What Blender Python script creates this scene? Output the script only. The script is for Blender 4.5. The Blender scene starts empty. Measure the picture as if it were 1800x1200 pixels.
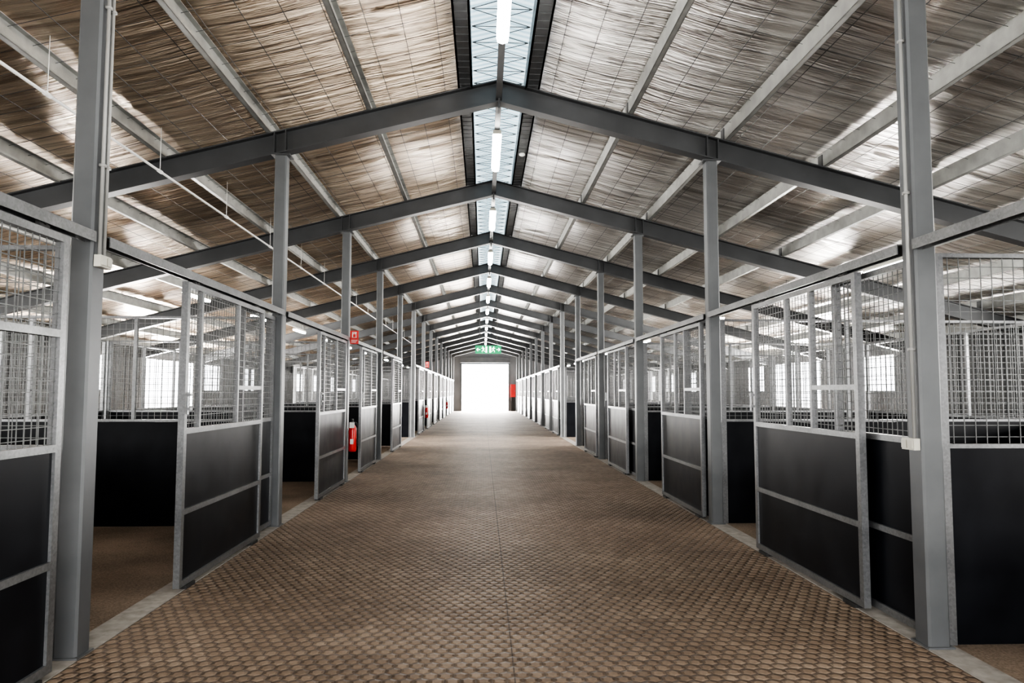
import bpy, math, random
from mathutils import Vector, Matrix, noise
random.seed(7)
S=bpy.context.scene
COL=bpy.context.collection
# ---------------- key dimensions (metres) ----------------
BAY=3.835; F1=4.125
def F(k): return F1+BAY*(k-1)
HALF=2.35; APEX=4.823; SL=0.257; YEND=55.86; YSTART=-3.2
OUT=9.0; BACK=6.05
def ztop(x): return APEX-SL*abs(x)

# ---------------- materials ----------------
def newmat(name):
    m=bpy.data.materials.new(name); m.use_nodes=True
    nt=m.node_tree; return m,nt,nt.nodes['Principled BSDF']
def N(nt,t,**kw):
    n=nt.nodes.new(t)
    for k,v in kw.items(): setattr(n,k,v)
    return n
def ramp(nt,stops):
    r=N(nt,'ShaderNodeValToRGB'); e=r.color_ramp.elements
    while len(e)<len(stops): e.new(.5)
    for i,(p,c) in enumerate(stops):
        e[i].position=p; e[i].color=(*c,1) if len(c)==3 else c
    return r
def coords(nt,scale=(1,1,1),which='Object',rot=(0,0,0)):
    tc=N(nt,'ShaderNodeTexCoord'); mp=N(nt,'ShaderNodeMapping')
    mp.inputs['Scale'].default_value=scale; mp.inputs['Rotation'].default_value=rot
    nt.links.new(tc.outputs[which],mp.inputs['Vector']); return mp.outputs['Vector']
def noisy(name,c1,c2,scale=8,rough=.6,metal=0,bump=.0,stretch=(1,1,1),detail=4,dist=.01,r2=None,spec=.5):
    m,nt,b=newmat(name)
    v=coords(nt,stretch)
    n=N(nt,'ShaderNodeTexNoise'); n.inputs['Scale'].default_value=scale; n.inputs['Detail'].default_value=detail
    nt.links.new(v,n.inputs['Vector'])
    r=ramp(nt,[(.3,c1),(.7,c2)]); nt.links.new(n.outputs['Fac'],r.inputs['Fac'])
    nt.links.new(r.outputs['Color'],b.inputs['Base Color'])
    b.inputs['Metallic'].default_value=metal; b.inputs['Roughness'].default_value=rough; b.inputs['Specular IOR Level'].default_value=spec
    if r2 is not None:
        mr=N(nt,'ShaderNodeMapRange'); mr.inputs['To Min'].default_value=rough; mr.inputs['To Max'].default_value=r2
        nt.links.new(n.outputs['Fac'],mr.inputs['Value']); nt.links.new(mr.outputs['Result'],b.inputs['Roughness'])
    if bump:
        bp=N(nt,'ShaderNodeBump'); bp.inputs['Strength'].default_value=bump; bp.inputs['Distance'].default_value=dist
        nt.links.new(n.outputs['Fac'],bp.inputs['Height']); nt.links.new(bp.outputs['Normal'],b.inputs['Normal'])
    return m
def emis(name,col,st):
    m,nt,b=newmat(name); b.inputs['Base Color'].default_value=(*col,1)
    b.inputs['Emission Color'].default_value=(*col,1); b.inputs['Emission Strength'].default_value=st; return m

M_post=noisy('post_paint',(.085,.09,.094),(.115,.12,.124),3,.42,.3)
M_raft=noisy('rafter_paint',(.04,.042,.044),(.06,.063,.066),2,.42,.25)
M_black=noisy('film_ply',(.003,.0036,.0055),(.008,.009,.012),4,.3,0,r2=.5,spec=.18)
M_wire=noisy('wire',(.10,.103,.103),(.16,.165,.165),20,.45,.6)
M_purl=noisy('purlin_galv',(.24,.245,.235),(.34,.345,.33),6,.45,.5)
M_ridge=noisy('ridge_steel',(.09,.095,.10),(.14,.145,.15),5,.5,.4)
M_wall=noisy('wall_cladding',(.07,.073,.076),(.10,.104,.108),2,.6,.1)
M_endw=noisy('end_wall',(.15,.156,.165),(.2,.206,.215),1,.6,.1)
M_conc=noisy('kerb_concrete',(.20,.185,.165),(.33,.305,.275),14,.85,0,.3,dist=.004,detail=8)
M_white=noisy('white_plastic',(.36,.35,.30),(.43,.42,.37),4,.4)
M_cond=noisy('grey_conduit',(.22,.22,.21),(.27,.27,.26),4,.45)
M_red=noisy('red_paint',(.50,.010,.008),(.6,.016,.012),3,.3)
M_green=emis('exit_green',(.0,.22,.09),.35)
M_exw=emis('exit_white',(.85,1,.9),1.0)
M_signw=noisy('sign_white',(.60,.60,.58),(.68,.68,.66),3,.5)
M_blk=noisy('black_rubber',(.012,.012,.012),(.02,.02,.02),3,.6)
M_out=noisy('outside_ground',(.72,.70,.66),(.85,.83,.8),.6,.9)
M_tube=emis('tube_glow',(1,.98,.93),24)
# galvanised steel with faint spangle
M_galv,nt,b=newmat('galvanised')
v=coords(nt); vo=N(nt,'ShaderNodeTexVoronoi'); vo.inputs['Scale'].default_value=80; nt.links.new(v,vo.inputs['Vector'])
n=N(nt,'ShaderNodeTexNoise'); n.inputs['Scale'].default_value=3; n.inputs['Detail'].default_value=4; nt.links.new(v,n.inputs['Vector'])
mx=N(nt,'ShaderNodeMix',data_type='FLOAT'); mx.inputs[0].default_value=.75
nt.links.new(vo.outputs['Color'],mx.inputs[2]); nt.links.new(n.outputs['Fac'],mx.inputs[3])
r=ramp(nt,[(.25,(.13,.134,.138)),(.75,(.26,.265,.27))]); nt.links.new(mx.outputs[0],r.inputs['Fac']); nt.links.new(r.outputs['Color'],b.inputs['Base Color'])
b.inputs['Metallic'].default_value=.65; b.inputs['Roughness'].default_value=.36
# skylight sheet
M_sky,nt,b=newmat('skylight_sheet')
v=coords(nt,(1,1,1)); w=N(nt,'ShaderNodeTexWave'); w.inputs['Scale'].default_value=3.2; w.bands_direction='Y'; nt.links.new(v,w.inputs['Vector'])
n=N(nt,'ShaderNodeTexNoise'); n.inputs['Scale'].default_value=1.5; nt.links.new(v,n.inputs['Vector'])
ad=N(nt,'ShaderNodeMath',operation='MULTIPLY'); nt.links.new(w.outputs['Fac'],ad.inputs[0]); nt.links.new(n.outputs['Fac'],ad.inputs[1])
r=ramp(nt,[(0,(.36,.52,.60)),(.6,(.72,.88,.94))]); nt.links.new(ad.outputs[0],r.inputs['Fac'])
nt.links.new(r.outputs['Color'],b.inputs['Base Color']); nt.links.new(r.outputs['Color'],b.inputs['Emission Color']); b.inputs['Emission Strength'].default_value=.85
b.inputs['Roughness'].default_value=.4
# foil
def foilmat(name,c1,c2):
    M,nt,b=newmat(name)
    v1=coords(nt,(.4,13,.4),rot=(0,0,.05)); n1=N(nt,'ShaderNodeTexNoise'); n1.inputs['Scale'].default_value=1.3; n1.inputs['Detail'].default_value=5; n1.inputs['Roughness'].default_value=.55; n1.inputs['Distortion'].default_value=.6
    nt.links.new(v1,n1.inputs['Vector'])
    v2=coords(nt,(.7,30,.7),rot=(0,0,-.07)); n2=N(nt,'ShaderNodeTexNoise'); n2.inputs['Scale'].default_value=1.6; n2.inputs['Detail'].default_value=3; n2.inputs['Distortion'].default_value=.7
    nt.links.new(v2,n2.inputs['Vector'])
    v3=coords(nt,(.35,6,.35)); n3=N(nt,'ShaderNodeTexNoise'); n3.inputs['Scale'].default_value=1.6; n3.inputs['Detail'].default_value=4
    nt.links.new(v3,n3.inputs['Vector'])
    mm=N(nt,'ShaderNodeMath',operation='MULTIPLY_ADD'); mm.inputs[1].default_value=.42; nt.links.new(n2.outputs['Fac'],mm.inputs[0]); nt.links.new(n1.outputs['Fac'],mm.inputs[2])
    bp=N(nt,'ShaderNodeBump'); bp.inputs['Strength'].default_value=1.0; bp.inputs['Distance'].default_value=.16
    nt.links.new(mm.outputs[0],bp.inputs['Height']); nt.links.new(bp.outputs['Normal'],b.inputs['Normal'])
    mf=N(nt,'ShaderNodeMath',operation='MULTIPLY_ADD'); mf.inputs[1].default_value=.5; nt.links.new(n3.outputs['Fac'],mf.inputs[0])
    mh=N(nt,'ShaderNodeMath',operation='MULTIPLY'); mh.inputs[1].default_value=.5; nt.links.new(n1.outputs['Fac'],mh.inputs[0]); nt.links.new(mh.outputs[0],mf.inputs[2])
    r=ramp(nt,[(.40,c1),(.60,c2)]); nt.links.new(mf.outputs[0],r.inputs['Fac']); nt.links.new(r.outputs['Color'],b.inputs['Base Color'])
    b.inputs['Metallic'].default_value=1; b.inputs['Roughness'].default_value=.31
    return M
M_foil={-1:foilmat('foil_floor_reflect',(.34,.27,.205),(.78,.66,.53)),1:foilmat('foil',(.38,.355,.33),(.84,.82,.79))}  # left slope: reflection of the brown floor put into the foil base colour
# dirt
M_dirt,nt,b=newmat('stall_dirt')
v=coords(nt); n1=N(nt,'ShaderNodeTexNoise'); n1.inputs['Scale'].default_value=1.2; n1.inputs['Detail'].default_value=8; nt.links.new(v,n1.inputs['Vector'])
n2=N(nt,'ShaderNodeTexNoise'); n2.inputs['Scale'].default_value=70; n2.inputs['Detail'].default_value=3; nt.links.new(v,n2.inputs['Vector'])
mx=N(nt,'ShaderNodeMix',data_type='FLOAT'); mx.inputs[0].default_value=.5; nt.links.new(n1.outputs['Fac'],mx.inputs[2]); nt.links.new(n2.outputs['Fac'],mx.inputs[3])
r=ramp(nt,[(.35,(.105,.075,.052)),(.65,(.27,.205,.152))]); nt.links.new(mx.outputs[0],r.inputs['Fac']); nt.links.new(r.outputs['Color'],b.inputs['Base Color']); b.inputs['Roughness'].default_value=.95
bp=N(nt,'ShaderNodeBump'); bp.inputs['Strength'].default_value=.6; bp.inputs['Distance'].default_value=.02; nt.links.new(n2.outputs['Fac'],bp.inputs['Height']); nt.links.new(bp.outputs['Normal'],b.inputs['Normal'])
# hexagonal pavers
M_pav,nt,b=newmat('rubber_pavers')
L=nt.links
tc=N(nt,'ShaderNodeTexCoord'); mp=N(nt,'ShaderNodeMapping'); s=1/.076
mp.inputs['Scale'].default_value=(s,s/1.08,0); mp.inputs['Location'].default_value=(400,400,0); L.new(tc.outputs['Object'],mp.inputs['Vector'])
def VM(op,a=None,bb=None):
    n=N(nt,'ShaderNodeVectorMath',operation=op)
    for i,q in enumerate((a,bb)):
        if q is None: continue
        if isinstance(q,tuple): n.inputs[i].default_value=q
        else: L.new(q,n.inputs[i])
    return n
def MM(op,a=None,bb=None,c=None):
    n=N(nt,'ShaderNodeMath',operation=op)
    for i,q in enumerate((a,bb,c)):
        if q is None: continue
        if isinstance(q,(int,float)): n.inputs[i].default_value=q
        else: L.new(q,n.inputs[i])
    return n.outputs[0]
rr=(1,1.7320508,1); hh=(.5,.8660254,0)
a_=VM('SUBTRACT',VM('MODULO',mp.outputs['Vector'],rr).outputs[0],hh).outputs[0]
b_=VM('SUBTRACT',VM('MODULO',VM('SUBTRACT',mp.outputs['Vector'],hh).outputs[0],rr).outputs[0],hh).outputs[0]
da=VM('DOT_PRODUCT',a_,a_).outputs['Value']; db=VM('DOT_PRODUCT',b_,b_).outputs['Value']
lt=MM('LESS_THAN',da,db)
mv=N(nt,'ShaderNodeMix',data_type='VECTOR'); L.new(lt,mv.inputs[0]); L.new(b_,mv.inputs[4]); L.new(a_,mv.inputs[5])
gv=mv.outputs[1]; ab=VM('ABSOLUTE',gv).outputs[0]
sx=N(nt,'ShaderNodeSeparateXYZ'); L.new(ab,sx.inputs[0])
hd=MM('MAXIMUM',VM('DOT_PRODUCT',ab,(.5,.8660254,0)).outputs['Value'],sx.outputs['X'])
idv=VM('SUBTRACT',mp.outputs['Vector'],gv).outputs[0]
wn=N(nt,'ShaderNodeTexWhiteNoise',noise_dimensions='2D'); sn=VM('SNAP',VM('ADD',idv,(.05,.05,0)).outputs[0],(.5,.5,1)).outputs[0]; L.new(sn,wn.inputs['Vector'])
so=N(nt,'ShaderNodeSeparateXYZ'); L.new(tc.outputs['Object'],so.inputs[0])
def seam(sock,period,w,off):
    q=MM('ADD',sock,off); q=MM('DIVIDE',q,period); q=MM('FRACT',q); q=MM('SUBTRACT',q,.5); q=MM('ABSOLUTE',q)
    return MM('LESS_THAN',q,w/period)
s1=seam(so.outputs['X'],2.27,.004,1.135+227); s2=seam(so.outputs['Y'],1.96,.004,196.3)
sm=MM('MULTIPLY',MM('MAXIMUM',s1,s2),.8)
n1=N(nt,'ShaderNodeTexNoise'); n1.inputs['Scale'].default_value=.9; n1.inputs['Detail'].default_value=7; L.new(tc.outputs['Object'],n1.inputs['Vector'])
n2=N(nt,'ShaderNodeTexNoise'); n2.inputs['Scale'].default_value=38; n2.inputs['Detail'].default_value=4; L.new(tc.outputs['Object'],n2.inputs['Vector'])
f=MM('ADD',MM('MULTIPLY',n1.outputs['Fac'],.6),MM('ADD',MM('MULTIPLY',n2.outputs['Fac'],.25),MM('MULTIPLY',wn.outputs['Value'],.15)))
r=ramp(nt,[(.35,(.15,.105,.072)),(.52,(.225,.163,.115)),(.7,(.325,.247,.182))]); L.new(f,r.inputs['Fac'])
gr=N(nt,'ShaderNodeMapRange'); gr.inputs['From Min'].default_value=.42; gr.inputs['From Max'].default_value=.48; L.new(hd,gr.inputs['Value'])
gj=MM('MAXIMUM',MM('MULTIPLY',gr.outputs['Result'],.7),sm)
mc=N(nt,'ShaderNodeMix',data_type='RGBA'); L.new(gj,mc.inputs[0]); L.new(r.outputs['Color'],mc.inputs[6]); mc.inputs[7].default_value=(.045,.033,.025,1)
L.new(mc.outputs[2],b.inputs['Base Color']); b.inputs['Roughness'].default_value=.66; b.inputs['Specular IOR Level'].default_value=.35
he=N(nt,'ShaderNodeMapRange',interpolation_type='SMOOTHSTEP'); he.inputs['From Min'].default_value=.26; he.inputs['From Max'].default_value=.485; he.inputs['To Min'].default_value=1; he.inputs['To Max'].default_value=0; L.new(hd,he.inputs['Value'])
ht=MM('ADD',he.outputs['Result'],MM('MULTIPLY',n2.outputs['Fac'],.10))
bp=N(nt,'ShaderNodeBump'); bp.inputs['Strength'].default_value=1; bp.inputs['Distance'].default_value=.020; L.new(ht,bp.inputs['Height']); L.new(bp.outputs['Normal'],b.inputs['Normal'])

# ---------------- mesh builder ----------------
class MB:
    def __init__(s): s.v=[]; s.f=[]
    def box(s,x0,x1,y0,y1,z0,z1):
        n=len(s.v)
        s.v+=[(x0,y0,z0),(x1,y0,z0),(x1,y1,z0),(x0,y1,z0),(x0,y0,z1),(x1,y0,z1),(x1,y1,z1),(x0,y1,z1)]
        s.f+=[(n,n+3,n+2,n+1),(n+4,n+5,n+6,n+7),(n,n+1,n+5,n+4),(n+1,n+2,n+6,n+5),(n+2,n+3,n+7,n+6),(n+3,n,n+4,n+7)]
        return s
    def cbox(s,cx,cy,cz,a,b_,c): return s.box(cx-a/2,cx+a/2,cy-b_/2,cy+b_/2,cz-c/2,cz+c/2)
    def rod(s,p,q,r,seg=8):
        p=Vector(p);q=Vector(q);d=(q-p).normalized()
        u=d.orthogonal().normalized(); w=d.cross(u); n=len(s.v)
        for c in (p,q):
            for i in range(seg):
                a=2*math.pi*i/seg; s.v.append(tuple(c+u*r*math.cos(a)+w*r*math.sin(a)))
        for i in range(seg):
            j=(i+1)%seg; s.f.append((n+i,n+j,n+seg+j,n+seg+i))
        s.f.append(tuple(n+i for i in reversed(range(seg)))); s.f.append(tuple(n+seg+i for i in range(seg)))
        return s
    def prism(s,pts0,pts1):
        n=len(s.v);k=len(pts0); s.v+=list(pts0)+list(pts1)
        for i in range(k):
            j=(i+1)%k; s.f.append((n+i,n+j,n+k+j,n+k+i))
        s.f.append(tuple(n+i for i in reversed(range(k)))); s.f.append(tuple(n+k+i for i in range(k)))
        return s
    def lathe(s,prof,cx=0,cy=0,seg=20):
        n=len(s.v)
        for (r,z) in prof:
            for i in range(seg):
                a=2*math.pi*i/seg; s.v.append((cx+r*math.cos(a),cy+r*math.sin(a),z))
        for k in range(len(prof)-1):
            for i in range(seg):
                j=(i+1)%seg; s.f.append((n+k*seg+i,n+k*seg+j,n+(k+1)*seg+j,n+(k+1)*seg+i))
        s.f.append(tuple(n+i for i in reversed(range(seg)))); m=n+(len(prof)-1)*seg; s.f.append(tuple(m+i for i in range(seg)))
        return s
    def mesh(s,name,mat,smooth=False):
        m=bpy.data.meshes.new(name); m.from_pydata(s.v,[],s.f); m.materials.append(mat)
        if smooth:
            m.polygons.foreach_set('use_smooth',[len(p.vertices)==4 for p in m.polygons])
        m.update(); return m
def empty(name,loc,label,cat,group=None):
    o=bpy.data.objects.new(name,None); o.location=loc; o.empty_display_size=.1; COL.objects.link(o)
    o['label']=label;o['category']=cat
    if group:o['group']=group
    return o
def part(par,name,me,loc=(0,0,0),label=None,rot=None):
    o=bpy.data.objects.new(name,me); o.parent=par; o.location=loc; COL.objects.link(o)
    if rot:o.rotation_euler=rot
    if label:o['label']=label
    return o
def top(name,me,loc,label,cat,group=None,kind=None):
    o=bpy.data.objects.new(name,me); o.location=loc; COL.objects.link(o)
    o['label']=label;o['category']=cat
    if group:o['group']=group
    if kind:o['kind']=kind
    return o
def struct(name,me,label,cat,loc=(0,0,0)): return top(name,me,loc,label,cat,kind='structure')

# ---------------- ground ----------------
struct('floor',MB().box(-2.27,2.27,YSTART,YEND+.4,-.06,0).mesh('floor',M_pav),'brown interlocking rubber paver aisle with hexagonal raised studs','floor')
struct('trim_1',MB().box(-2.45,-2.272,YSTART,YEND,-.06,.004).mesh('trim_1',M_conc),'pale concrete kerb strip beside the paved aisle','kerb')
struct('trim_2',MB().box(2.272,2.45,YSTART,YEND,-.06,.004).mesh('trim_2',M_conc),'pale concrete kerb strip beside the paved aisle','kerb')
struct('floor_dirt',MB().box(-OUT,-2.452,YSTART,YEND,-.06,-.004).mesh('floor_dirt',M_dirt),'brown compacted dirt floor of the horse stalls','floor')
struct('floor_dirt.001',MB().box(2.452,OUT,YSTART,YEND,-.06,-.004).mesh('floor_dirt',M_dirt),'sandy brown dirt floor of the horse stalls','floor')
struct('floor_outside',MB().box(-70,70,-40,140,-.2,-.07).mesh('outside',M_out),'pale sunlit gravel yard outside the barn','ground')

# ---------------- roof foil ----------------
def roofside(sgn):
    nx,ny=120,1150; x0,x1=.43,OUT+.15; y0,y1=YSTART,YEND
    purl=[.36,1.43,2.5,3.6,4.7,5.8,6.9,8.0,9.1]
    vs=[];fs=[]
    for j in range(ny+1):
        y=y0+(y1-y0)*j/ny
        for i in range(nx+1):
            x=x0+(x1-x0)*i/nx
            t=0
            for a,c in zip(purl,purl[1:]):
                if a<=x<=c: t=(x-a)/(c-a)
            sag=4*t*(1-t)
            w=.6*abs(noise.noise(Vector((x*.45+y*.06+10*sgn,y*2.2,3))))+.45*abs(noise.noise(Vector((x*.7,y*6.0+x*.4,9*sgn))))
            big=noise.noise(Vector((x*.4,y*.45,5*sgn)))
            z=ztop(x)+.165+.03-sag*(.02+.02*big)-.045*w*(.4+.6*sag)+.012
            vs.append((sgn*x,y,z))
    W=nx+1
    for j in range(ny):
        for i in range(nx):
            a=j*W+i; q=(a,a+1,a+W+1,a+W)
            fs.append(q if sgn<0 else q[::-1])
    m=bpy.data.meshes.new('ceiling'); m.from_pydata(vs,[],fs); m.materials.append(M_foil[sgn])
    m.polygons.foreach_set('use_smooth',[True]*len(m.polygons)); return m
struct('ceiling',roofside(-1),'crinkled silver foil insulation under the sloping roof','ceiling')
struct('ceiling.001',roofside(1),'crinkled silver foil insulation under the sloping roof','ceiling')
zr=APEX+.175
b_=MB(); b_.prism([(-.32,YSTART,zr-.07),(0,YSTART,zr+.01),(.32,YSTART,zr-.07),(.32,YSTART,zr-.06),(0,YSTART,zr+.02),(-.32,YSTART,zr-.06)],[(-.32,YEND,zr-.07),(0,YEND,zr+.01),(.32,YEND,zr-.07),(.32,YEND,zr-.06),(0,YEND,zr+.02),(-.32,YEND,zr-.06)])
struct('window_skylight',b_.mesh('skylight',M_sky),'pale blue translucent ridge skylight strip','skylight')
b_=MB(); y=YSTART+.2
zz=zr-.085
while y<YEND-.4:
    b_.rod((-.28,y,zz),(.28,y,zz),.004,4); b_.rod((-.28,y,zz),(.28,y+.33,zz),.004,4); b_.rod((.28,y,zz),(-.28,y+.33,zz),.004,4); y+=.33
top('ridge_lattice',b_.mesh('ridge_lattice',M_ridge),(0,0,0),'thin crossed wire lattice under the ridge skylight','lattice',kind='stuff')
for sg in (-1,1):
    b_=MB(); b_.box(min(sg*.29,sg*.31),max(sg*.29,sg*.31),YSTART,YEND,APEX-.09,APEX+.12)
    b_.box(min(sg*.29,sg*.45),max(sg*.29,sg*.45),YSTART,YEND,APEX-.09,APEX-.075)
    b_.box(min(sg*.43,sg*.45),max(sg*.43,sg*.45),YSTART,YEND,APEX-.09,APEX-.04)
    y=YSTART+.1
    while y<YEND-.1:
        b_.box(min(sg*.31,sg*.43),max(sg*.31,sg*.43),y,y+.03,APEX-.094,APEX-.09); y+=.14
    top('ridge_purlin',b_.mesh('ridge_purlin',M_ridge),(0,0,0),'dark ribbed steel ridge purlin beside the skylight','purlin','ridge purlins')
for sg in (-1,1):
    b_=MB()
    y=YSTART+.1
    while y<YEND-.15:
        x0,x1=.47,OUT-.05
        b_.prism([(sg*x0,y-.0025,ztop(x0)+.125),(sg*x0,y+.0025,ztop(x0)+.125),(sg*x0,y,ztop(x0)+.129)],[(sg*x1,y-.0025,ztop(x1)+.125),(sg*x1,y+.0025,ztop(x1)+.125),(sg*x1,y,ztop(x1)+.129)]); y+=.3
    x=.6
    while x<OUT-.05:
        b_.box(sg*x-.0025,sg*x+.0025,YSTART,YEND-.05,ztop(x)+.124,ztop(x)+.128); x+=.3
    top('safety_mesh',b_.mesh('safety_mesh',M_ridge),(0,0,0),'thin wire safety netting carrying the foil insulation','netting','roof netting',kind='stuff')
pm=MB()
pm.box(-.004,.004,0,YEND-YSTART-.05,0,.16).box(-.004,.05,0,YEND-YSTART-.05,0,.006).box(-.004,.05,0,YEND-YSTART-.05,.154,.16).box(.042,.05,0,YEND-YSTART-.05,0,.022)
me_p=pm.mesh('purlin',M_purl)
for sg in (-1,1):
    for x in (1.43,2.5,3.6,4.7,5.8,6.9,8.0,8.85):
        o=top('roof_purlin',me_p,(sg*x,YSTART,ztop(x)+.002),'pale galvanised steel purlin running along the roof','purlin','roof purlins')

# ---------------- roof frames ----------------
def rafter(sg):
    w,t,d=.075,.014,.25; wt=.006
    prof=[(-w,0),(w,0),(w,-t),(wt,-t),(wt,-d+t),(w,-d+t),(w,-d),(-w,-d),(-w,-d+t),(-wt,-d+t),(-wt,-t),(-w,-t)]
    m=MB(); xe=OUT-.03
    a=[(0,y,z) for y,z in prof]; e=[(sg*xe,y,-SL*xe+z) for y,z in prof]
    if sg<0: m.prism(e,a)
    else: m.prism(a,e)
    for x in (2.3,2.42):
        m.box(sg*x-.006,sg*x+.006,-.072,.072,-SL*x-d+.012,-SL*x-.01)
    return m.mesh('rafter',M_raft)
mr=[rafter(-1),rafter(1)]
ma=MB().box(-.01,.01,-.09,.09,-.33,.02).mesh('apex_plate',M_raft)
mc_=MB()
for sg in (-1,1):
    for x in (1.43,2.5,3.6,4.7,5.8,6.9,8.0): mc_.box(sg*x-.012,sg*x-.004,-.05,.05,-SL*x-.0,-SL*x+.14)
mcl=mc_.mesh('purlin_cleat',M_raft)
for k in range(0,15):
    e=empty('roof_frame',(0,F(k),APEX),'dark grey steel gable rafter pair spanning the barn','roof frame','roof frames')
    part(e,'rafter',mr[0]);part(e,'rafter',mr[1]);part(e,'apex_plate',ma);part(e,'purlin_cleat',mcl)

# ---------------- posts ----------------
PX=2.345
zc=ztop(PX)-.25
pb=MB()
r_=.012; a=.062;c=.07
oc=[(-a+r_,-c),(a-r_,-c),(a,-c+r_),(a,c-r_),(a-r_,c),(-a+r_,c),(-a,c-r_),(-a,-c+r_)]
pb.prism([(x,y,0) for x,y in oc],[(x,y,zc-.03) for x,y in oc])
mpost=pb.mesh('column',M_post)
mcap=MB().box(-.1,.1,-.09,.09,zc-.03,zc-.012).mesh('cap_plate',M_raft)
mbase=MB().box(-.075,.075,-.085,.085,.004,.014).mesh('base_plate',M_post)
for k in range(1,15):
    for sg in (-1,1):
        e=empty('steel_post',(sg*PX,F(k),0),'grey painted steel post beside the aisle','post','aisle posts')
        part(e,'column',mpost);part(e,'cap_plate',mcap);part(e,'base_plate',mbase)

# ---------------- stalls ----------------
def wires(axis,a0,a1,z0,z1,sp=.056,r=.0021):
    m=MB(); t=a0+sp*.6
    while t<a1:
        if axis=='y': m.box(-r,r,t-r,t+r,z0,z1)
        else: m.box(t-r,t+r,-r,r,z0,z1)
        t+=sp
    z=z0+sp*.6
    while z<z1:
        if axis=='y': m.box(r,3*r,a0,a1,z-r,z+r)
        else: m.box(a0,a1,r,3*r,z-r,z+r)
        z+=sp
    return m
def fbox(m,axis,a0,a1,z0,z1,th=.045):
    if axis=='y': m.box(-th/2,th/2,a0,a1,z0,z1)
    else: m.box(a0,a1,-th/2,th/2,z0,z1)
def framed(W,H,stiles,axis='y',rails=(.55,1.12),base=.03,hatch=None,extra=None,T=.05,th=.045,rh=.038,bottom=True,T1=None,sp=.056):
    m=MB(); T1=T1 or T
    fbox(m,axis,0,T1,base,H,th); fbox(m,axis,W-T,W,base,H,th)
    if bottom: fbox(m,axis,T1,W-T,base,base+.045,th)
    fbox(m,axis,T1,W-T,H-rh,H,th)
    for z in rails: fbox(m,axis,T1,W-T,z-rh/2,z+rh/2,th)
    zt=rails[-1]+rh/2
    for s_ in stiles: fbox(m,axis,s_-.016,s_+.016,zt,H-rh,th*.9)
    if hatch: fbox(m,axis,hatch[0],hatch[1],1.42,1.455,th*.9)
    if extra: fbox(m,axis,T1,W-T,extra-rh/2,extra+rh/2,th)
    p=MB(); fbox(p,axis,T1-.004,W-T+.004,base+(.04 if bottom else 0),rails[-1]-.015,.014)
    w=wires(axis,T1,W-T,rails[-1]+rh/2,H-rh,sp)
    return m.mesh('frame',M_galv),p.mesh('infill_panel',M_black),w.mesh('wire_mesh',M_wire)
LW=1.87
leafL=framed(LW,2.19,[.30,1.15],hatch=(1.17,LW-.05))
leafR=framed(LW,2.19,[.70,1.14],hatch=(.05,.68))
leaf0=framed(LW,2.19,[.6,1.2],extra=1.69)
fixd=framed(1.02,2.19,[])
mguide=MB().box(-.035,.035,.10,.26,.004,.028).box(-.035,.035,LW-.26,LW-.1,.004,.028).mesh('floor_guide',M_blk)
mroll=MB()
for yy in (.2,LW-.2):
    mroll.box(-.012,.012,yy-.04,yy+.04,2.19,2.235); mroll.rod((-.02,yy,2.225),(.02,yy,2.225),.02,10)
mroll=mroll.mesh('roller_hanger',M_blk)
mhand=MB().box(-.06,-.03,.0,.05,1.27,1.29).rod((-.055,.025,1.24),(-.055,.025,1.40),.01,8).box(-.06,-.03,.0,.05,1.37,1.39).mesh('latch_handle',M_galv)
trk=MB().box(-.03,.03,0,BAY-.15,2.262,2.268).box(-.034,-.028,0,BAY-.15,2.21,2.268).box(.028,.034,0,BAY-.15,2.21,2.268).mesh('door_track',M_galv)
PW=3.6
partm=framed(PW,2.2,[1.42,2.5],axis='x',rails=(1.1,),T=.045,T1=.06,rh=.024,bottom=False,sp=.065,base=.004)
backm=framed(BAY-.1,2.2,[1.25,2.5],axis='y',rails=(1.1,),T=.045,rh=.03,sp=.075)
doors={('L',0):1.66,('L',1):1.22,('L',2):1.72,('L',3):1.2,('L',4):1.86,('R',0):.3,('R',1):.6,('R',2):.24,('R',3):.75,('R',4):.3}
for j in range(0,14):
    for sd,sg in (('L',-1),('R',1)):
        y0=F(j)
        if j>=1:
            flip=sg<0
            e=empty('stall_partition',(sg*2.412,y0,0),'stall dividing wall, black lower panel with galvanised mesh above','stall partition','stall dividing walls')
            for nm,me in zip(('frame','infill_panel','wire_mesh'),partm):
                part(e,nm,me,rot=(0,0,math.pi) if flip else None)
        if j==5:
            continue
        if sd=='L':
            st=doors.get((sd,j),random.choice([1.35,1.86,1.6])); fx=BAY-.08-1.02
        else:
            st=doors.get((sd,j),random.choice([.1,.3,.75])); fx=.08
        lf=leaf0 if (sd=='L' and j==0) else (leafL if sd=='L' else leafR)
        st=max(.1,min(st,BAY-.1-LW))
        e=empty('sliding_stall_door',(sg*2.295,y0+st,0),'sliding stall door, galvanised frame, black lower panels, wire mesh upper','stall door','sliding stall doors')
        for nm,me in zip(('frame','infill_panel','wire_mesh'),lf): part(e,nm,me)
        part(e,'floor_guide',mguide);part(e,'roller_hanger',mroll)
        if j<8: part(e,'latch_handle',mhand,loc=(0,0 if sd=='L' else LW-.05,0) if sg>0 else (.09,0,0))
        if not (sd=='L' and j==0):
            e=empty('stall_front_panel',(sg*2.375,y0+fx,0),'fixed stall front panel, galvanised frame with black board and wire mesh','stall panel','fixed stall front panels')
            for nm,me in zip(('frame','infill_panel','wire_mesh'),fixd): part(e,nm,me)
        top('door_track',trk,(sg*2.295,y0+.075,0),'galvanised overhead sliding door track spanning two posts','door track','door tracks')
        e=empty('stall_back_fence',(sg*BACK,y0+.05,0),'rear stall fence with black lower board and mesh above','fence','rear stall fences')
        for nm,me in zip(('frame','infill_panel','wire_mesh'),backm): part(e,nm,me)
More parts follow.
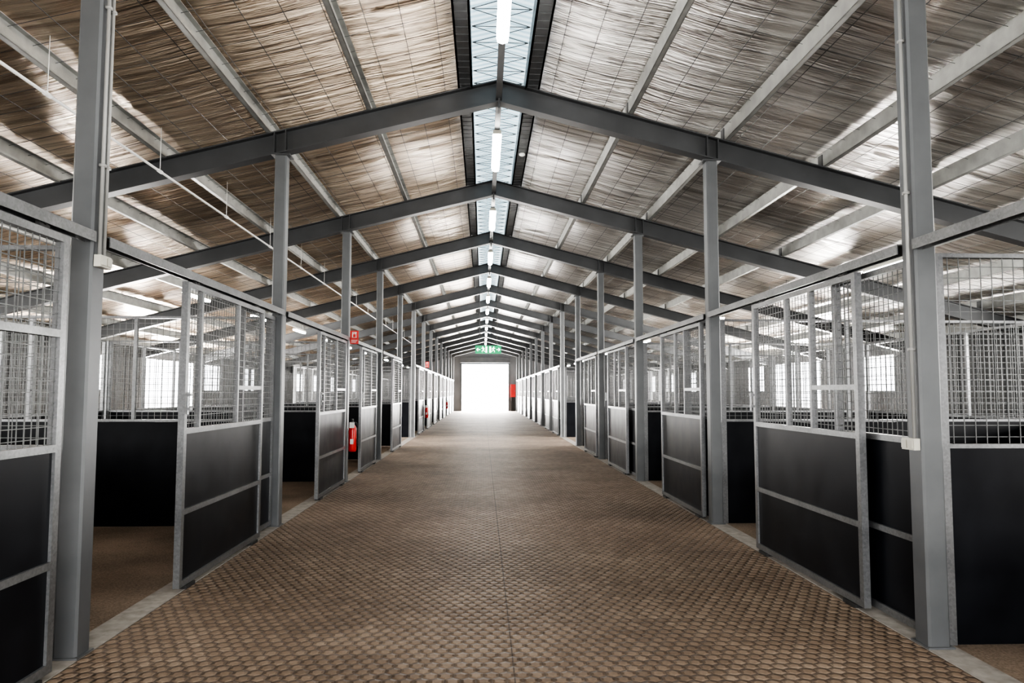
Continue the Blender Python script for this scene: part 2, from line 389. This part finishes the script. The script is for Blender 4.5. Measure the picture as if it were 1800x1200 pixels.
# ---------------- outer walls with windows ----------------
WZ0,WZ1=1.42,2.28
def wall(sg):
    m=MB(); wins=[]
    xa,xb=(sg*OUT,sg*(OUT+.08)) if sg>0 else (sg*(OUT+.08),sg*OUT)
    H=ztop(OUT)+.17
    y=YSTART
    edges=[]
    for j in range(-1,14):
        if j==3 and sg>0: continue
        if j==5: edges.append((F(j)+.3,F(j)+BAY-.3,0,2.3,'door'))
        else: edges.append((F(j)+.5,F(j)+1.95,WZ0,WZ1,'win'))
    for (a,b2,z0,z1,t) in edges:
        if a<YSTART: continue
        m.box(xa,xb,y,a,-.05,H)
        if z0>0: m.box(xa,xb,a,b2,-.05,z0)
        m.box(xa,xb,a,b2,z1,H); wins.append((a,b2,z0,z1,t)); y=b2
    m.box(xa,xb,y,YEND,-.05,H)
    yy=YSTART+.1
    while yy<YEND:
        if not any(a-.03<yy<b2+.03 for a,b2,_,_,_ in wins):
            m.box(sg*OUT-.012 if sg>0 else sg*OUT,sg*OUT if sg>0 else sg*OUT+.012,yy,yy+.03,0,H-.1)
        yy+=.25
    return m.mesh('wall',M_wall),wins
def area(loc,rot,sx_,sy_,en,col=(1,.97,.93)):
    L_=bpy.data.lights.new('daylight','AREA'); L_.shape='RECTANGLE'; L_.size=sx_; L_.size_y=sy_
    L_.energy=en; L_.color=col
    lo=bpy.data.objects.new('daylight',L_); lo.location=loc; lo.rotation_euler=rot; COL.objects.link(lo)
wn_i=0
for sg,nm in ((-1,'wall_left'),(1,'wall_right')):
    me,wins=wall(sg)
    struct(nm,me,'dark grey corrugated outer barn wall with openings','wall')
    for (a,b2,z0,z1,t) in wins:
        wn_i+=1
        f_=MB(); xx=sg*(OUT+.04)
        f_.box(xx-.03,xx+.03,a,a+.03,z0,z1).box(xx-.03,xx+.03,b2-.03,b2,z0,z1).box(xx-.03,xx+.03,a+.03,b2-.03,z1-.03,z1)
        if t=='win': f_.box(xx-.03,xx+.03,a+.03,b2-.03,z0,z0+.03)
        struct(('window_%d' if t=='win' else 'door_%d')%wn_i,f_.mesh('frame',M_galv),'bright open window in the outer barn wall' if t=='win' else 'open side doorway at the cross passage','window' if t=='win' else 'door')
        en=(170 if sg<0 else 240) if t=='win' else 1700
        if a>26: en*=.6
        area((sg*(OUT+.25),(a+b2)/2,(z0+z1)/2),(math.pi/2,0,math.pi/2 if sg>0 else -math.pi/2),b2-a,z1-z0,en)
# end wall
DH,DT=1.756,3.51
def gablewall(y0,y1,DH,DT,nm,label):
    m=MB()
    for x0,x1,z0 in ((-OUT,-DH,0),(DH,OUT,0),(-DH,DH,DT)):
        pts=[(x0,z0),(x1,z0),(x1,ztop(x1)+.16)]
        if x0<0<x1: pts.append((0,APEX+.16))
        pts.append((x0,ztop(x0)+.16))
        m.prism([(x,y0,z) for x,z in pts],[(x,y1,z) for x,z in pts])
    struct(nm,m.mesh(nm,M_endw),label,'wall')
gablewall(YEND,YEND+.12,DH,DT,'wall_end','grey gable end wall around the bright doorway')
gablewall(YSTART-.14,YSTART-.02,2.2,3.4,'wall_light_block','unseen grey rear gable wall with opening, added to limit light from behind')  # unseen rear wall, added to hold back sky light behind the camera
m=MB().box(-DH-.1,-DH,YEND-.06,YEND-.005,0,DT+.1).box(DH,DH+.1,YEND-.06,YEND-.005,0,DT+.1).box(-DH,DH,YEND-.06,YEND-.005,DT,DT+.1).box(-DH-.1,DH+.1,YEND-.45,YEND-.06,DT+.1,DT+.5)
struct('door_main',m.mesh('door_main',M_post),'wide open end doorway with roller shutter box, daylight beyond','door')
area((0,YEND+.6,1.75),(-math.pi/2,0,0),3.5,3.5,1900)
area((0,YSTART-.6,1.75),(math.pi/2,0,0),4.2,3.2,260)  # added fill light behind the camera, aimed down the aisle

# ---------------- lights ----------------
LH=MB().box(-.05,.05,0,1.4,0,.05).mesh('lamp_housing',M_white)
LT=MB().prism([(x,.02,z) for x,z in ((-.055,0),(-.045,-.045),(0,-.06),(.045,-.045),(.055,0))],[(x,1.38,z) for x,z in ((-.055,0),(-.045,-.045),(0,-.06),(.045,-.045),(.055,0))]).mesh('diffuser',M_tube)
for k in range(0,14):
    e=empty('ridge_light',(0,F(k)+.88,4.55),'long glowing white tube light under the ridge','ceiling light','ridge tube lights')
    part(e,'lamp_housing',LH);part(e,'diffuser',LT)
tray=MB().box(-.032,.032,YSTART,YEND-.1,4.603,4.65)
for k in range(0,14):
    tray.box(-.01,.01,F(k)+1.9,F(k)+1.92,4.65,zr-.09)
top('ridge_conduit',tray.mesh('ridge_conduit',M_post),(0,0,0),'grey cable tray running beneath the ridge skylight','conduit')
LH2=MB().box(-.04,.04,0,1.2,0,.05).mesh('lamp_housing',M_white)
LT2=MB().prism([(x,.02,z) for x,z in ((-.045,0),(-.035,-.04),(.035,-.04),(.045,0))],[(x,1.18,z) for x,z in ((-.045,0),(-.035,-.04),(.035,-.04),(.045,0))]).mesh('diffuser',M_tube)
RD=MB().rod((0,.2,.05),(0,.2,.33),.005,6).mesh('hanging_rod',M_galv)
for k in range(1,14):
    for sg in (-1,1):
        e=empty('stall_light',(sg*5.45,F(k)+1.4,3.16),'white tube light hanging over the stalls','ceiling light','stall tube lights')
        part(e,'lamp_housing',LH2);part(e,'diffuser',LT2);part(e,'hanging_rod',RD);part(e,'hanging_rod',RD,loc=(0,.8,0))
m=MB().rod((-3.4,YSTART+.2,3.60),(-3.4,34,3.60),.012,8)
yy=YSTART+1
while yy<33: m.rod((-3.4,yy,3.60),(-3.4,yy,ztop(3.4)+.1),.003,5); m.rod((-3.4,yy-.04,3.6),(-3.4,yy+.04,3.6),.018,8); yy+=1.92
top('overhead_pipe',m.mesh('overhead_pipe',M_signw,True),(0,0,0),'thin white overhead pipe hung below the foil roof','pipe')
m=MB().lathe([(.035,.03),(.042,.015),(.04,0),(.02,-.015)])
top('smoke_detector',m.mesh('smoke_detector',M_signw,True),(.37,10.1,APEX-.125),'small round white smoke detector under the ridge','smoke detector')

# post fittings
def conduit(z0,z1):
    m=MB().rod((0,0,z0),(0,0,z1),.010,10)
    z=z0+.5
    while z<z1: m.cbox(0,.0,z,.03,.03,.015); z+=.9
    return m.mesh('conduit',M_cond,True)
def outlet():
    a=MB().box(0,.036,-.06,.06,0,.065).mesh('box_body',M_white)
    c2=MB().box(.036,.044,-.052,-.006,.01,.055).box(.036,.044,.006,.052,.01,.055).mesh('socket_cover',M_white)
    return a,c2
oa,ob=outlet()
e=empty('power_outlet',(-2.278,F(1),2.08),'pale weatherproof power outlet box on a steel post','power outlet','power outlets'); part(e,'box_body',oa); part(e,'socket_cover',ob)
part(e,'conduit',conduit(.066,1.85),loc=(.013,-.03,0)); part(e,'conduit',conduit(.066,1.85),loc=(.013,.02,0))
e=empty('power_outlet',(2.278,F(1),1.08),'pale weatherproof power outlet box on a steel post','power outlet','power outlets')
part(e,'box_body',oa,rot=(0,0,math.pi)); part(e,'socket_cover',ob,rot=(0,0,math.pi)); part(e,'conduit',conduit(.066,2.85),loc=(-.013,-.03,0))

# extinguishers and signs
def extinguisher(x,y,lab):
    e=empty('fire_extinguisher',(x,y,.47),lab,'fire extinguisher','fire extinguishers')
    part(e,'cylinder',MB().lathe([(.048,0),(.058,.012),(.061,.03),(.061,.33),(.056,.37),(.044,.40),(.028,.42),(.022,.44)],seg=24).mesh('cylinder',M_red,True))
    part(e,'valve_handle',MB().lathe([(.02,.44),(.02,.47)],seg=12).box(-.012,.012,-.09,.03,.47,.48).box(-.012,.012,-.10,.03,.50,.51).box(-.012,.012,.015,.03,.47,.51).mesh('valve_handle',M_blk))
    h=MB(); P=[Vector((.02,0,.455)),Vector((.06,0,.45)),Vector((.082,0,.38)),Vector((.078,0,.2)),Vector((.075,0,.08))]
    for a_,c_ in zip(P,P[1:]): h.rod(a_,c_,.010,8)
    part(e,'hose',h.mesh('hose',M_blk,True))
    part(e,'label_band',MB().box(-.025,.025,-.0635,-.0615,.12,.20).mesh('label_band',M_signw),label='small white paper label')
    part(e,'service_tag',MB().box(-.04,.04,-.068,-.065,.37,.46).mesh('service_tag',M_signw),label='white hanging service tag')
    part(e,'wall_bracket',MB().box(-.073,-.0605,-.03,.03,.2,.36).mesh('wall_bracket',M_galv))
def esign(x,y,z,lab):
    e=empty('fire_extinguisher_sign',(x,y,z),lab,'sign','fire extinguisher signs')
    part(e,'sign_plate',MB().box(-.066,.066,-.004,.004,0,.21).mesh('sign_plate',M_red))
    p=MB().box(-.036,.036,-.0065,-.0045,.10,.19); part(e,'pictogram_panel',p.mesh('pictogram_panel',M_signw))
    q=MB().box(-.02,.02,-.009,-.007,.105,.155).box(-.01,.01,-.009,-.007,.157,.167).box(-.03,.012,-.009,-.007,.174,.182).box(.026,.033,-.009,-.007,.115,.17)
    part(e,'pictogram',q.mesh('pictogram',M_red))
    t=MB()
    for r_i,zz in enumerate((.06,.042,.024)): t.box(-.05,.05-.012*r_i,-.0065,-.0045,zz-.003,zz+.003)
    part(e,'lettering',t.mesh('lettering',M_signw))
extinguisher(-2.205,F(3)-.02,'red fire extinguisher with white tag mounted on a post')
esign(-2.2,F(3)-.02,2.16,'red and white fire extinguisher sign on a post')
extinguisher(-2.205,F(7)-.02,'red fire extinguisher mounted on a distant post'); esign(-2.2,F(7)-.02,2.3,'red and white fire extinguisher sign on a post')
extinguisher(-2.205,F(11)-.02,'red fire extinguisher mounted on a distant post')
e=empty('fire_hose_cabinet',(2.1,YEND-.2,1.05),'red fire hose cabinet beside the end doorway','cabinet')
part(e,'cabinet_body',MB().box(-.18,.18,-.12,.15,0,.95).mesh('cabinet_body',M_red)); part(e,'cabinet_door',MB().box(-.16,.16,-.135,-.122,.03,.92).mesh('cabinet_door',M_red)); part(e,'door_handle',MB().box(.11,.13,-.155,-.137,.4,.52).mesh('door_handle',M_galv))
part(e,'cabinet_stand',MB().box(-.14,.14,-.08,.10,-1.05,-.002).mesh('cabinet_stand',M_blk),label='dark stand under the red cabinet')

# exit sign
SY=F(6)-.3
e=empty('exit_sign',(0,SY,2.60),'green illuminated exit sign with white running figures and arrows','exit sign')
part(e,'sign_box',MB().box(-.40,.40,-.03,.03,0,.25).mesh('sign_box',M_green))
w=MB()
def poly(pts): w.prism([(x,-.034,z) for x,z in pts],[(x,-.0315,z) for x,z in pts])
def rect(x0,x1,z0,z1): poly([(x0,z0),(x1,z0),(x1,z1),(x0,z1)])
def seg(x0,z0,x1,z1,t=.018):
    d=Vector((x1-x0,z1-z0)).normalized(); n=Vector((-d.y,d.x))*t/2
    poly([(x0+n.x,z0+n.y),(x0-n.x,z0-n.y),(x1-n.x,z1-n.y),(x1+n.x,z1+n.y)])
for sg in (-1,1):
    seg(sg*.25,.125,sg*.35,.125,.024); seg(sg*.36,.125,sg*.315,.175,.022); seg(sg*.36,.125,sg*.315,.075,.022)
    rect(min(sg*.03,sg*.09),max(sg*.03,sg*.09),.03,.22)
    cx=sg*.16
    poly([(cx+sg*.012+.017*math.cos(t*math.pi/4),.205+.017*math.sin(t*math.pi/4)) for t in range(8)])
    seg(cx,.185,cx-sg*.012,.115,.032); seg(cx-sg*.01,.12,cx+sg*.035,.085,.02); seg(cx+sg*.035,.085,cx+sg*.03,.04,.016)
    seg(cx-sg*.012,.12,cx-sg*.03,.075,.02); seg(cx-sg*.03,.075,cx-sg*.065,.06,.016)
    seg(cx,.18,cx+sg*.035,.155,.014); seg(cx+sg*.035,.155,cx+sg*.055,.175,.012); seg(cx,.18,cx-sg*.035,.165,.014); seg(cx-sg*.035,.165,cx-sg*.045,.13,.012)
part(e,'pictogram',w.mesh('pictogram',M_exw))
hr=MB().rod((0,0,.25),(0,0,2.1),.008,6).mesh('hanging_rod',M_blk)
part(e,'hanging_rod',hr,loc=(-.27,0,0));part(e,'hanging_rod',hr,loc=(.27,0,0))

# ---------------- world ----------------
W=bpy.data.worlds.new('w'); S.world=W; W.use_nodes=True
bg=W.node_tree.nodes['Background']; bg.inputs['Color'].default_value=(.95,.97,1,1); bg.inputs['Strength'].default_value=5.0

# ---------------- camera ----------------
psi,p=.0392,.0686
Fw=Vector((math.sin(psi)*math.cos(p),math.cos(psi)*math.cos(p),math.sin(p)))
R2=Vector((math.cos(psi),-math.sin(psi),.0014)).normalized(); U2=R2.cross(Fw)
cam=bpy.data.cameras.new('camera'); cam.lens=1300/1800*36; cam.sensor_width=36; cam.clip_end=500; cam.clip_start=.05
co=bpy.data.objects.new('camera',cam); COL.objects.link(co)
co.matrix_world=Matrix.Translation((-.1623,0,1.4))@Matrix((R2,U2,-Fw)).transposed().to_4x4()
S.camera=co
S.view_settings.view_transform='AgX'
try: S.view_settings.look='AgX - High Contrast'
except Exception: pass
S.view_settings.exposure=0.85
